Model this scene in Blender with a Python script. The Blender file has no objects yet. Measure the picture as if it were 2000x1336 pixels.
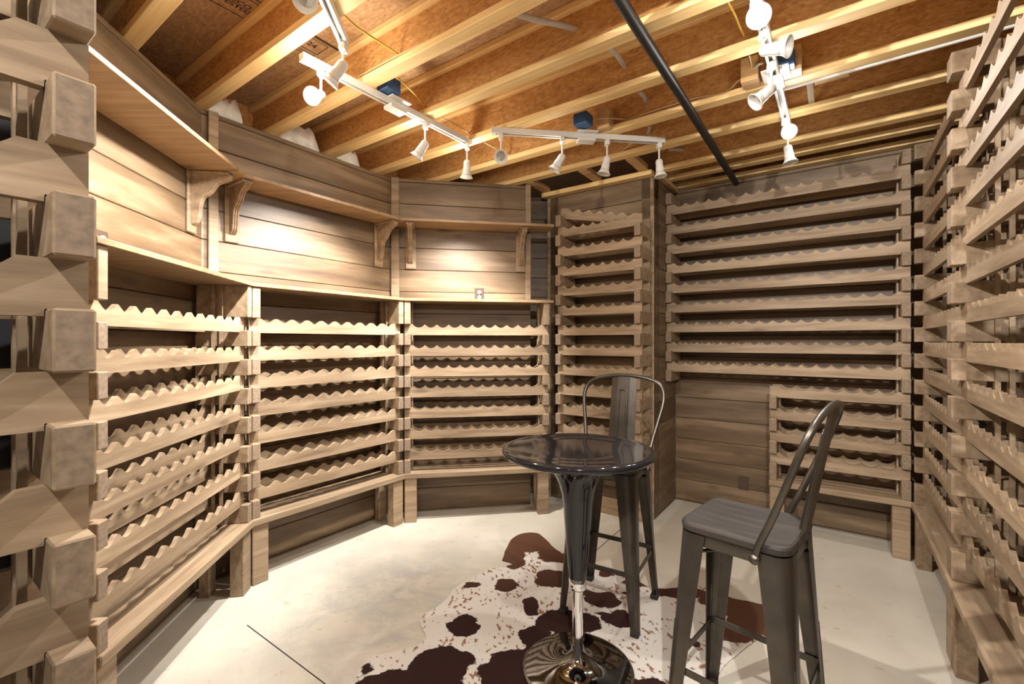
import bpy, math, random
from mathutils import Vector, Matrix
random.seed(7)
PI = math.pi
C = bpy.context.scene.collection
W0, H0, F, CX, CY = 2000, 1336, 890.0, 1000.0, 668.0
EYE = 1.368                      # camera height
JZ = 2.679                       # underside of the joists
SUBZ = 2.92                      # underside of the subfloor
# ------------------------------------------------------------------ camera
cam = bpy.data.cameras.new('camera'); cam.sensor_width = 36; cam.lens = 36 * F / W0
cam.clip_start = 0.05
camo = bpy.data.objects.new('camera', cam); C.objects.link(camo)
camo.location = (0, 0, EYE); camo.rotation_euler = (PI / 2, 0, 0)
bpy.context.scene.camera = camo
# ------------------------------------------------------------------ world + exposure
wd = bpy.data.worlds.new('world'); bpy.context.scene.world = wd; wd.use_nodes = True
wd.node_tree.nodes['Background'].inputs[0].default_value = (1.0, 0.96, 0.90, 1)
wd.node_tree.nodes['Background'].inputs[1].default_value = 0.07
vs = bpy.context.scene.view_settings
vs.view_transform = 'Standard'; vs.look = 'None'; vs.gamma = 1; vs.use_curve_mapping = False
vs.exposure = 1.25
bpy.context.scene.cycles.max_bounces = 10
bpy.context.scene.cycles.diffuse_bounces = 6
LAMP = 2.0                       # scale of every lamp
UPLIGHT = 0.021                     # share of lamp power for an added ceiling uplight, like dichroic back leak
LAMPCOL = (1.0, 0.965, 0.91)

# ------------------------------------------------------------------ frames
A = Vector((.8145, -.580, 0)); B = Vector((.580, .8145, 0))
def ab(a, b, z=0.0): v = A * a + B * b; v.z = z; return v
def at(u, v, z):
    """world point at height z seen at pixel u, v"""
    Y = (z - EYE) * F / (CY - v); return Vector(((u - CX) / F * Y, Y, z))
def atY(u, v, Y): return Vector(((u - CX) / F * Y, Y, EYE + (CY - v) * Y / F))

# ------------------------------------------------------------------ materials
def newmat(name):
    m = bpy.data.materials.new(name); m.use_nodes = True
    nt = m.node_tree; return m, nt, nt.nodes['Principled BSDF']
def N(nt, t, **k):
    n = nt.nodes.new(t)
    for a, b in k.items(): setattr(n, a, b)
    return n
def ramp(nt, fac, stops):
    r = N(nt, 'ShaderNodeValToRGB'); e = r.color_ramp.elements
    e[0].position, e[0].color = stops[0][0], (*stops[0][1], 1)
    e[1].position, e[1].color = stops[1][0], (*stops[1][1], 1)
    for p, c in stops[2:]:
        x = e.new(p); x.color = (*c, 1)
    nt.links.new(fac, r.inputs[0]); return r.outputs[0]
def wood(name, dark, mid, light, rough=.62, scale=(2.2, 26, 26), knots=True, plank=0, bump=.15, vary=.22):
    m, nt, p = newmat(name); L = nt.links.new
    tc = N(nt, 'ShaderNodeTexCoord'); oi = N(nt, 'ShaderNodeObjectInfo')
    add = N(nt, 'ShaderNodeVectorMath', operation='ADD'); L(tc.outputs['Object'], add.inputs[0])
    mul = N(nt, 'ShaderNodeMath', operation='MULTIPLY'); L(oi.outputs['Random'], mul.inputs[0]); mul.inputs[1].default_value = 40
    L(mul.outputs[0], add.inputs[1])
    src = add.outputs[0]
    tone = oi.outputs['Random']
    if plank:
        sp = N(nt, 'ShaderNodeSeparateXYZ'); L(tc.outputs['Object'], sp.inputs[0])
        o = N(nt, 'ShaderNodeMath', operation='SUBTRACT'); L(sp.outputs['Z'], o.inputs[0]); o.inputs[1].default_value = .012
        d = N(nt, 'ShaderNodeMath', operation='DIVIDE'); L(o.outputs[0], d.inputs[0]); d.inputs[1].default_value = plank
        fl = N(nt, 'ShaderNodeMath', operation='FLOOR'); L(d.outputs[0], fl.inputs[0])
        wn = N(nt, 'ShaderNodeTexWhiteNoise', noise_dimensions='1D'); L(fl.outputs[0], wn.inputs['W'])
        tone = wn.outputs['Value']
        m2 = N(nt, 'ShaderNodeMath', operation='MULTIPLY'); L(fl.outputs[0], m2.inputs[0]); m2.inputs[1].default_value = 7.3
        cb = N(nt, 'ShaderNodeCombineXYZ'); L(m2.outputs[0], cb.inputs[0])
        a2 = N(nt, 'ShaderNodeVectorMath', operation='ADD'); L(src, a2.inputs[0]); L(cb.outputs[0], a2.inputs[1]); src = a2.outputs[0]
    mp = N(nt, 'ShaderNodeMapping'); mp.inputs['Scale'].default_value = scale; L(src, mp.inputs[0])
    n1 = N(nt, 'ShaderNodeTexNoise'); n1.inputs['Scale'].default_value = 1.0; n1.inputs['Detail'].default_value = 7; n1.inputs['Roughness'].default_value = .62; n1.inputs['Distortion'].default_value = .35
    L(mp.outputs[0], n1.inputs['Vector'])
    col = ramp(nt, n1.outputs[0], [(.28, dark), (.72, light), (.5, mid)])
    if knots:
        mp2 = N(nt, 'ShaderNodeMapping'); mp2.inputs['Scale'].default_value = (2.2, 7, 7); L(src, mp2.inputs[0])
        vo = N(nt, 'ShaderNodeTexVoronoi'); vo.inputs['Scale'].default_value = 1.0; L(mp2.outputs[0], vo.inputs['Vector'])
        kf = N(nt, 'ShaderNodeMapRange'); kf.inputs[1].default_value = .05; kf.inputs[2].default_value = .17; kf.inputs[3].default_value = .6; kf.inputs[4].default_value = 0
        L(vo.outputs['Distance'], kf.inputs[0])
        mx = N(nt, 'ShaderNodeMix', data_type='RGBA'); L(kf.outputs[0], mx.inputs[0]); L(col, mx.inputs[6]); mx.inputs[7].default_value = (*[c * .55 for c in dark], 1)
        col = mx.outputs[2]
    hs = N(nt, 'ShaderNodeHueSaturation')
    mr = N(nt, 'ShaderNodeMapRange'); mr.inputs[3].default_value = 1 - vary; mr.inputs[4].default_value = 1 + vary; L(tone, mr.inputs[0])
    L(mr.outputs[0], hs.inputs['Value']); L(col, hs.inputs['Color']); L(hs.outputs[0], p.inputs['Base Color'])
    p.inputs['Roughness'].default_value = rough
    bp = N(nt, 'ShaderNodeBump'); bp.inputs['Strength'].default_value = bump; bp.inputs['Distance'].default_value = .004
    L(n1.outputs[0], bp.inputs['Height']); L(bp.outputs[0], p.inputs['Normal'])
    return m
def plain(name, c, rough=.5, metal=0, coat=0, noise=0):
    m, nt, p = newmat(name); p.inputs['Base Color'].default_value = (*c, 1)
    p.inputs['Roughness'].default_value = rough; p.inputs['Metallic'].default_value = metal
    if coat: p.inputs['Coat Weight'].default_value = coat; p.inputs['Coat Roughness'].default_value = .04
    if noise:
        tc = N(nt, 'ShaderNodeTexCoord'); n1 = N(nt, 'ShaderNodeTexNoise'); n1.inputs['Scale'].default_value = noise; n1.inputs['Detail'].default_value = 5
        nt.links.new(tc.outputs['Object'], n1.inputs['Vector'])
        col = ramp(nt, n1.outputs[0], [(.3, tuple(x * .72 for x in c)), (.7, tuple(min(1, x * 1.25) for x in c))])
        nt.links.new(col, p.inputs['Base Color'])
    return m
def emit(name, c, s):
    m, nt, p = newmat(name); p.inputs['Emission Color'].default_value = (*c, 1); p.inputs['Emission Strength'].default_value = s
    p.inputs['Base Color'].default_value = (*c, 1); return m
M = {}
M['rack'] = wood('stained_rack_wood', (.185, .122, .072), (.298, .210, .130), (.415, .308, .205), vary=.12)
M['wall'] = wood('stained_plank_wood', (.078, .045, .023), (.155, .099, .054), (.290, .203, .124), plank=.176, scale=(1.0, 9.5, 9.5), vary=.14, rough=.47)
M['dark'] = plain('dark_space_beyond', (.020, .019, .024), .6)  # darkness of the open space behind the near rack, put into the colour
M['end'] = plain('end_grain_wood', (.235, .170, .115), .8, noise=70)
M['shelf'] = wood('shelf_wood', (.19, .115, .058), (.28, .18, .095), (.37, .25, .145), vary=.05, rough=.5)
M['flange'] = wood('pine_flange', (.66, .43, .17), (.80, .57, .26), (.88, .68, .36), scale=(1.5, 40, 40), vary=.06, knots=False)
M['stud'] = wood('pine_stud', (.42, .25, .11), (.56, .36, .17), (.68, .46, .25), scale=(3, 30, 30), vary=.06, knots=False)
def osb(name, dark, mid, light):
    m, nt, p = newmat(name); L = nt.links.new
    tc = N(nt, 'ShaderNodeTexCoord')
    mp = N(nt, 'ShaderNodeMapping'); mp.inputs['Scale'].default_value = (1, 2.2, 2.2); L(tc.outputs['Object'], mp.inputs[0])
    vo = N(nt, 'ShaderNodeTexVoronoi'); vo.inputs['Scale'].default_value = 48; L(mp.outputs[0], vo.inputs['Vector'])
    n1 = N(nt, 'ShaderNodeTexNoise'); n1.inputs['Scale'].default_value = 11; n1.inputs['Detail'].default_value = 9; n1.inputs['Roughness'].default_value = .7; n1.inputs['Distortion'].default_value = 1.0; L(mp.outputs[0], n1.inputs['Vector'])
    sp = N(nt, 'ShaderNodeSeparateColor'); L(vo.outputs['Color'], sp.inputs[0])
    mx = N(nt, 'ShaderNodeMix'); mx.inputs[0].default_value = .75; L(sp.outputs[0], mx.inputs[2]); L(n1.outputs[0], mx.inputs[3])
    col = ramp(nt, mx.outputs[0], [(.22, dark), (.8, light), (.5, mid)])
    L(col, p.inputs['Base Color']); p.inputs['Roughness'].default_value = .7
    return m
M['osb'] = osb('osb_web', (.30, .13, .034), (.54, .28, .09), (.70, .43, .19))
M['sub'] = osb('osb_subfloor', (.28, .15, .06), (.46, .28, .14), (.60, .42, .24))
M['white'] = plain('white_enamel', (.66, .635, .60), .35)
M['groove'] = plain('track_groove_dark', (.12, .10, .09), .5)
M['glass'] = plain('reflector_glass', (.55, .54, .52), .12, .6)
M['lit'] = emit('lit_bulb', (.93, .96, 1.0), 60)
M['blue'] = plain('blue_plastic_box', (.03, .09, .22), .5)
M['yellow'] = plain('yellow_cable', (.75, .50, .08), .5)
M['cream'] = plain('cream_cable', (.62, .48, .28), .6)
M['greyhose'] = plain('grey_conduit', (.50, .47, .43), .5)
M['pipe'] = plain('black_iron_pipe', (.022, .020, .022), .42, .3, noise=30)
M['batt'] = plain('fibre_batt', (.72, .70, .66), .95, noise=14)
M['ink'] = plain('black_ink', (.06, .03, .015), .8)
M['plate'] = plain('brown_cover_plate', (.07, .04, .025), .5)
M['ivory'] = plain('white_receptacle', (.82, .80, .84), .3)
M['black'] = plain('dark_slot', (.02, .018, .018), .6)
M['gloss'] = plain('black_gloss_plastic', (.012, .011, .013), .08)
M['chrome'] = plain('chrome', (.78, .77, .78), .07, 1)
M['blackchrome'] = plain('black_chrome', (.30, .295, .30), .06, 1)
M['gun'] = plain('gunmetal_steel', (.095, .082, .068), .36, .85, noise=8)
M['seat'] = wood('dark_seat_wood', (.013, .009, .007), (.026, .019, .015), (.052, .040, .032), scale=(4, 40, 40), vary=.05, knots=False, rough=.62)
M['strap'] = plain('galvanised_strap', (.30, .27, .22), .5, .6)
# concrete
def concrete():
    m, nt, p = newmat('polished_concrete'); L = nt.links.new
    tc = N(nt, 'ShaderNodeTexCoord')
    n1 = N(nt, 'ShaderNodeTexNoise'); n1.inputs['Scale'].default_value = 1.5; n1.inputs['Detail'].default_value = 9; n1.inputs['Roughness'].default_value = .6; n1.inputs['Distortion'].default_value = .3
    L(tc.outputs['Object'], n1.inputs['Vector'])
    base = ramp(nt, n1.outputs[0], [(.30, (.50, .455, .38)), (.60, (.64, .595, .505))])
    n2 = N(nt, 'ShaderNodeTexNoise'); n2.inputs['Scale'].default_value = 4.2; n2.inputs['Detail'].default_value = 11; n2.inputs['Roughness'].default_value = .75; n2.inputs['Distortion'].default_value = .5
    L(tc.outputs['Object'], n2.inputs['Vector'])
    # grey worn patch around one place of the floor
    sub = N(nt, 'ShaderNodeVectorMath', operation='SUBTRACT'); L(tc.outputs['Object'], sub.inputs[0]); c = at(750, 1170, 0); sub.inputs[1].default_value = c
    ln = N(nt, 'ShaderNodeVectorMath', operation='LENGTH'); L(sub.outputs[0], ln.inputs[0])
    mr = N(nt, 'ShaderNodeMapRange'); mr.inputs[1].default_value = .15; mr.inputs[2].default_value = .95; mr.inputs[3].default_value = 1; mr.inputs[4].default_value = 0; L(ln.outputs['Value'], mr.inputs[0])
    r2 = N(nt, 'ShaderNodeMapRange'); r2.inputs[1].default_value = .42; r2.inputs[2].default_value = .60; L(n2.outputs[0], r2.inputs[0])
    mu = N(nt, 'ShaderNodeMath', operation='MULTIPLY'); L(mr.outputs[0], mu.inputs[0]); L(r2.outputs[0], mu.inputs[1])
    mx = N(nt, 'ShaderNodeMix', data_type='RGBA'); L(mu.outputs[0], mx.inputs[0]); L(base, mx.inputs[6]); mx.inputs[7].default_value = (.42, .405, .38, 1)
    n3 = N(nt, 'ShaderNodeTexNoise'); n3.inputs['Scale'].default_value = 14; n3.inputs['Detail'].default_value = 6; L(tc.outputs['Object'], n3.inputs['Vector'])
    sp = ramp(nt, n3.outputs[0], [(.27, (.62, .56, .48)), (.36, (1, 1, 1))])
    m3 = N(nt, 'ShaderNodeMix', data_type='RGBA', blend_type='MULTIPLY'); m3.inputs[0].default_value = .6; L(mx.outputs[2], m3.inputs[6]); L(sp, m3.inputs[7])
    L(m3.outputs[2], p.inputs['Base Color']); p.inputs['Roughness'].default_value = .42
    return m
M['floor'] = concrete()

# ------------------------------------------------------------------ mesh helpers
class MB:
    def __init__(s): s.v = []; s.f = []; s.sm = []; s.mi = []
    def add(s, vs_, fs, smooth=False, mi=0):
        o = len(s.v); s.v += [tuple(x) for x in vs_]
        for f in fs: s.f.append([o + i for i in f]); s.sm.append(smooth); s.mi.append(mi)
        return s
    def box(s, x0, x1, y0, y1, z0, z1, bv=0.0, mi=0):
        if x1 < x0: x0, x1 = x1, x0
        if y1 < y0: y0, y1 = y1, y0
        if bv <= 0:
            vv = [(x, y, z) for z in (z0, z1) for y in (y0, y1) for x in (x0, x1)]
            return s.add(vv, [(0, 2, 3, 1), (4, 5, 7, 6), (0, 1, 5, 4), (2, 6, 7, 3), (0, 4, 6, 2), (1, 3, 7, 5)], mi=mi)
        b = min(bv, (x1 - x0) * .45, (y1 - y0) * .45, (z1 - z0) * .45)
        def ring(i, z): # chamfered outline with inset i
            X0, X1, Y0, Y1 = x0 + i, x1 - i, y0 + i, y1 - i; c = b
            if i > 0: return [(X0, Y0 + c - i, z), (X0 + c - i, Y0, z), (X1 - c + i, Y0, z), (X1, Y0 + c - i, z), (X1, Y1 - c + i, z), (X1 - c + i, Y1, z), (X0 + c - i, Y1, z), (X0, Y1 - c + i, z)]
            return [(X0, Y0 + c, z), (X0 + c, Y0, z), (X1 - c, Y0, z), (X1, Y0 + c, z), (X1, Y1 - c, z), (X1 - c, Y1, z), (X0 + c, Y1, z), (X0, Y1 - c, z)]
        h = b * .7
        rs = [ring(h, z0), ring(0, z0 + b), ring(0, z1 - b), ring(h, z1)]
        vv = sum(rs, []); fs = [tuple(range(7, -1, -1)), tuple(range(24, 32))]
        for k in range(3):
            for i in range(8): j = (i + 1) % 8; fs.append((k * 8 + i, k * 8 + j, k * 8 + 8 + j, k * 8 + 8 + i))
        return s.add(vv, fs, mi=mi)
    def prism(s, poly, y0, y1, axis='y', mi=0, quadcap=None):
        """poly in (x,z) extruded along y (axis y), (x,y) along z (axis z) or (y,z) along x"""
        def P(p, t):
            return (p[0], t, p[1]) if axis == 'y' else ((p[0], p[1], t) if axis == 'z' else (t, p[0], p[1]))
        n = len(poly); vv = [P(p, y0) for p in poly] + [P(p, y1) for p in poly]; fs = []
        for i in range(n): j = (i + 1) % n; fs.append((i, i + n, j + n, j) if axis == 'y' else (i, j, j + n, i + n))
        if quadcap is None: fs += [tuple(range(n)), tuple(range(2 * n - 1, n - 1, -1))]
        else:
            fs += [tuple(q) for q in quadcap] + [tuple(x + n for x in reversed(q)) for q in quadcap]
        return s.add(vv, fs, mi=mi)
    def tube(s, pts, r, n=12, cap=True, mi=0):
        pts = [Vector(p) for p in pts]; rr = r if isinstance(r, (list, tuple)) else [r] * len(pts)
        vv = []; fs = []; prev = None
        for i, p in enumerate(pts):
            t = (pts[min(i + 1, len(pts) - 1)] - pts[max(i - 1, 0)]).normalized()
            if prev is None:
                up = Vector((0, 0, 1)) if abs(t.z) < .9 else Vector((1, 0, 0)); x = t.cross(up).normalized()
            else: x = (prev - t * prev.dot(t)).normalized()
            prev = x; y = t.cross(x)
            for k in range(n): a = 2 * PI * k / n; vv.append(p + (x * math.cos(a) + y * math.sin(a)) * rr[i])
        for i in range(len(pts) - 1):
            for k in range(n): j = (k + 1) % n; fs.append((i * n + k, i * n + j, (i + 1) * n + j, (i + 1) * n + k))
        s.add(vv, fs, True, mi)
        if cap: s.add(vv[:n], [tuple(range(n - 1, -1, -1))], mi=mi); s.add(vv[-n:], [tuple(range(n))], mi=mi)
        return s
    def lathe(s, prof, n=48, cap0=False, cap1=False, mi=0, T=None):
        vv = []; fs = []
        for r, z in prof:
            for k in range(n): a = 2 * PI * k / n; v = Vector((r * math.cos(a), r * math.sin(a), z)); vv.append(T @ v if T else v)
        for i in range(len(prof) - 1):
            for k in range(n): j = (k + 1) % n; fs.append((i * n + k, i * n + j, (i + 1) * n + j, (i + 1) * n + k))
        s.add(vv, fs, True, mi)
        if cap0: s.add(vv[:n], [tuple(range(n - 1, -1, -1))], mi=mi)
        if cap1: s.add(vv[-n:], [tuple(range(n))], mi=mi)
        return s
    def build(s, name, mat, parent=None, matrix=None):
        me = bpy.data.meshes.new(name); vv = s.v
        if matrix is not None: vv = [matrix @ Vector(v) for v in vv]
        me.from_pydata([tuple(v) for v in vv], [], s.f)
        for i, p in enumerate(me.polygons): p.use_smooth = s.sm[i]; p.material_index = s.mi[i]
        for m_ in (mat if isinstance(mat, list) else [mat]): me.materials.append(m_)
        me.validate(); me.update()
        import bmesh
        bm = bmesh.new(); bm.from_mesh(me); bmesh.ops.recalc_face_normals(bm, faces=bm.faces); bm.to_mesh(me); bm.free()
        o = bpy.data.objects.new(name, me); C.objects.link(o)
        if parent: o.parent = parent
        return o
def spline(pts, n=8):
    pts = [Vector(p) for p in pts]; P_ = [pts[0] * 2 - pts[1]] + pts + [pts[-1] * 2 - pts[-2]]; out = []
    for i in range(1, len(P_) - 2):
        for k in range(n):
            t_ = k / n; a, b, c, d = P_[i - 1], P_[i], P_[i + 1], P_[i + 2]
            out.append(.5 * ((2 * b) + (c - a) * t_ + (2 * a - 5 * b + 4 * c - d) * t_ * t_ + (3 * b - a - 3 * c + d) * t_ ** 3))
    out.append(pts[-1]); return out
def tag(o, label=None, cat=None, group=None, kind=None):
    if label: o['label'] = label
    if cat: o['category'] = cat
    if group: o['group'] = group
    if kind: o['kind'] = kind
    return o
def thing(name, label, cat, loc=(0, 0, 0), rz=0.0, group=None):
    o = bpy.data.objects.new(name, None); C.objects.link(o); o.location = loc; o.rotation_euler = (0, 0, rz); o.empty_display_size = .1
    return tag(o, label, cat, group)
def place(o, loc, rz): o.location = loc; o.rotation_euler = (0, 0, rz); return o
def ang(v): return math.atan2(v.y, v.x)

# ================================================================== SETTING
RZ = ang(A)                                   # joist direction
def slab(name, a0, a1, b0, b1, z0, z1, mat):
    mb = MB().box(a0, a1, b0, b1, z0, z1); o = mb.build(name, mat); o.rotation_euler = (0, 0, RZ); return tag(o, kind='structure')
fl = MB().box(-4, 4, -3, 6, -.08, 0).build('floor', M['floor']); tag(fl, kind='structure')
ceil = slab('ceiling', -3.3, 2.2, -1.6, 4.3, SUBZ, SUBZ + .02, M['sub'])
# saw cuts in the slab
def cut(name, p, q):
    d = (q - p); L = d.length
    o = MB().box(0, L, -.0025, .0025, .0, .0006).build(name, M['black']); place(o, p, ang(d)); return tag(o, kind='structure')
cut('trim_1', ab(-2.32, 1.051), ab(.3, 1.051))
cut('trim_2', ab(-1.284, 1.052), ab(-1.284, 3.40))

PLK = .176
def wall(name, p, q, z1, ext0=0.0, ext1=0.0, th=.10, z0=0.0, joints=(), mat='wall'):
    """p -> q runs left to right seen from inside; planks face the room"""
    p = Vector((p[0], p[1], 0)); q = Vector((q[0], q[1], 0)); d = q - p; L = d.length; mb = MB()
    k = -1
    while .012 + k * PLK < z1:
        a = max(z0, .012 + k * PLK + .0015); b = min(z1, .012 + (k + 1) * PLK - .0015); k += 1
        if b - a < .01: continue
        bv = .003
        prof = [(0 + bv, a), (.016, a), (.016, b), (0 + bv, b), (0, b - bv), (0, a + bv)]
        mb.prism(prof, 0, L, axis='x')
    mb.box(-ext0, L + ext1, .0165, th, z0, z1)
    o = mb.build(name, M[mat]); place(o, p, ang(d)); return tag(o, kind='structure')
def line_pt(n, d, n2, d2):
    det = n[0] * n2[1] - n[1] * n2[0]; return Vector(((d * n2[1] - n[1] * d2) / det, (n[0] * d2 - n2[0] * d) / det, 0))
n1, n2_, n3 = (-.992, -.128), (-.8145, .580), (-.167, .986)
W1, W2, W3 = 1.403, 2.905, 3.75
R1, R2, R3 = 1.113, 2.655, 3.522
c12 = line_pt(n1, W1, n2_, W2); c23 = line_pt(n2_, W2, n3, W3)
r12 = line_pt(n1, R1, n2_, R2); r23 = line_pt(n2_, R2, n3, R3)
e1 = Vector((-.128, .992, 0)); e2 = B.copy(); e3 = Vector((.986, .167, 0))
p1near = c12 - e1 * 1.32
wall('wall_left', p1near, c12, JZ, .04, .04)
wall('wall_back_left', c12, c23, JZ, .04, .04)
t = (CX + 38 - CX) / F
# right end of the third niche wall, seen at u = 1036
dd = W3 / (n3[0] * (36 / F) + n3[1]); p3end = Vector((36 / F * dd, dd, 0))
wall('wall_back_centre', c23, p3end, JZ, .04, 0)
fL = ab(-2.09, 3.49); fR = ab(-1.14, 3.49); bL = ab(-1.14, 4.06); bR = ab(.70, 4.06)
n3v = Vector((n3[0], n3[1], 0))
wall('wall_recess', p3end + n3v * .02, p3end + n3v * .30, JZ)
wall('wall_behind_recess', p3end + n3v * .30 - e3 * .05, fL + A * .25 + B * .30, JZ)
wall('wall_bump_left', fL + B * .26, fL, JZ)
wall('wall_bump_front', fL, fR, JZ - .04, 0, 0)
wall('wall_bump_side', fR, bL, JZ - .04, 0, 0, th=.10)
wall('wall_back_right', bL, bR, SUBZ - .24, .0, .10)
wall('wall_right', bR, ab(.70, .55), SUBZ, .10, .0)
wall('wall_stand_in_left', ab(-1.16, -.75), ab(-1.16, .22), JZ, .0, 0, mat='dark')  # dark stand-in for the unlit opening behind the near left rack
wall('wall_niche_end', ab(-1.165, .24), p1near, JZ, .0, 0)
slab('wall_rim_left', -3.22, -3.16, -1.4, 4.3, 2.40, SUBZ, M['osb'])
slab('wall_rim_back', -3.2, 1.0, 4.20, 4.26, 2.3, SUBZ, M['osb'])
# corner boards of the niche (above the counter)
def cboard(name, p, rz, w, z0, z1, th=.022, off=0.0):
    o = MB().box(0, w, -th, -.0005, z0, z1, .003).build(name, M['rack']); place(o, p, rz); return tag(o, kind='structure')
cboard('trim_3', c12 + e2 * .028, ang(e2), .052, 1.72, 2.275); cboard('trim_4', c12 + e2 * .028, ang(e2), .052, 2.31, JZ)
cboard('trim_5', c23 + e3 * .012, ang(e3), .062, 1.72, 2.275); cboard('trim_6', c23 + e3 * .012, ang(e3), .062, 2.31, JZ)
cboard('trim_7', p3end - e3 * .045, ang(e3), .045, 1.72, 2.275); cboard('trim_8', p3end - e3 * .045, ang(e3), .045, 2.31, JZ)
cboard('trim_9', fL + A * .002, ang(A), .03, 0, JZ - .045, .02)
cboard('trim_10', fR - A * .03, ang(A), .03, 0, JZ - .045, .014)

# ================================================================== JOISTS
ords = ['nearest the camera, mostly cut by the top edge', 'running over the leftmost spotlight', 'with blue box, over the diagonal lamp track', 'third behind the diagonal track start',
        'over the left end of the level track', 'over the right end of the level track', 'carrying the white conduit along its side', 'farthest, beside the wall over the tall narrow rack']
jb = [.695, 1.101, 1.507, 1.918, 2.325, 2.730, 3.134]
jl = ['pale wooden I-joist nearest the camera, entering the top left corner above the wall shelf',
      'pale wooden I-joist whose end rests above the left corner of the wall shelf',
      'pale wooden I-joist above the bright bulb on the left',
      'pale wooden I-joist crossing above the middle lamp of the diagonal track',
      'pale wooden I-joist over the left end of the level track',
      'pale wooden I-joist behind the level lamp track, with white conduit along its right half',
      'pale wooden I-joist behind the level track, just in front of the blocked framing']
def joist(b, label, a0=-3.15, a1=.69):
    t_ = thing('ceiling_joist', label, 'joist', (0, 0, 0), RZ, 'wooden I-joists of the open ceiling')
    MB().box(a0, a1, b - .070, b, JZ, JZ + .034, .003).build('bottom_flange', M['flange'], t_)
    MB().box(a0, a1, b - .041, b - .030, JZ + .034, SUBZ - .034).build('web', M['osb'], t_)
    MB().box(a0, a1, b - .070, b, SUBZ - .034, SUBZ - .001, .003).build('top_flange', M['flange'], t_)
    return t_
for b, l in zip(jb, jl): joist(b, l)
joist(.29, 'pale wooden I-joist overhead, out at the top edge nearest the camera')
# closely set joists over the back right wall
for b, l in ((3.56, 'brown I-joist first of the close set over the back right wall'), (3.80, 'brown I-joist second of the close set over the back right wall')):
    joist(b, l, -1.12, .69)
o = MB().box(-1.13, .69, 3.985, 4.055, JZ, JZ + .036, .003).build('ledger_board', M['flange']); place(o, (0, 0, 0), RZ); tag(o, 'flat board along the top of the back right wall', 'board')
# blocked framing over the bumped-out wall
t_ = thing('blocking_frame', 'ladder of pale blocks over the wall holding the tall narrow rack', 'framing', (0, 0, 0), RZ)
MB().box(-2.12, -1.14, 3.42, 3.492, JZ - .038, JZ - .001, .003).build('plate', M['flange'], t_)
for a in (-2.10, -1.62, -1.24): MB().box(a, a + .075, 3.15, 3.418, JZ - .001, JZ + .036, .003).build('block', M['stud'], t_)
o = MB().box(-1.138, -1.10, 3.495, 3.98, JZ - .036, JZ - .001, .002).build('edge_board', M['stud']); place(o, (0, 0, 0), RZ); tag(o, 'thin board at the ceiling edge beside the tall narrow rack', 'board')

# fibre batts on top of the niche walls
def batt(px, s0, s1, h, label, seed):
    rnd = random.Random(seed); n = 9; top = []
    mb = MB(); nx, ny = 10, 5; vv = []
    for j in range(ny + 1):
        for i in range(nx + 1):
            x = s0 + (s1 - s0) * i / nx; y = .01 + .16 * j / ny
            edge = min(1, min(i, nx - i) / 2 + .15) * min(1, (ny - j + .3) / 2)
            vv.append((x + rnd.uniform(-.006, .006), y, JZ + .004 + h * edge * rnd.uniform(.72, 1.10)))
    m_ = len(vv); vv += [(x, y, JZ + .001) for x, y, z in vv]
    fs = []
    for j in range(ny):
        for i in range(nx):
            a = j * (nx + 1) + i; fs.append((a, a + 1, a + nx + 2, a + nx + 1)); fs.append((a + m_, a + m_ + nx + 1, a + m_ + nx + 2, a + m_ + 1))
    for i in range(nx):
        fs.append((i, i + m_, i + 1 + m_, i + 1)); a = ny * (nx + 1) + i; fs.append((a, a + 1, a + 1 + m_, a + m_))
    for j in range(ny):
        a = j * (nx + 1); fs.append((a, a + nx + 1, a + nx + 1 + m_, a + m_)); a += nx; fs.append((a, a + m_, a + nx + 1 + m_, a + nx + 1))
    mb.add(vv, fs, True); o = mb.build('insulation_batt', M['batt']); place(o, px, ang(e2)); return tag(o, label, 'insulation', 'insulation tufts between joist ends')
sb = lambda b: b - c12.dot(B)
batt(c12, sb(1.105), sb(1.30), .12, 'grey insulation tuft between joist ends above the shelf corner', 1)
batt(c12, sb(1.52), sb(1.80), .13, 'white insulation tuft, larger of two behind the bright left bulb', 2)
batt(c12, sb(1.93), sb(2.12), .10, 'white insulation tuft above the middle of the long wall panel, right of the larger tuft', 3)

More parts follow.
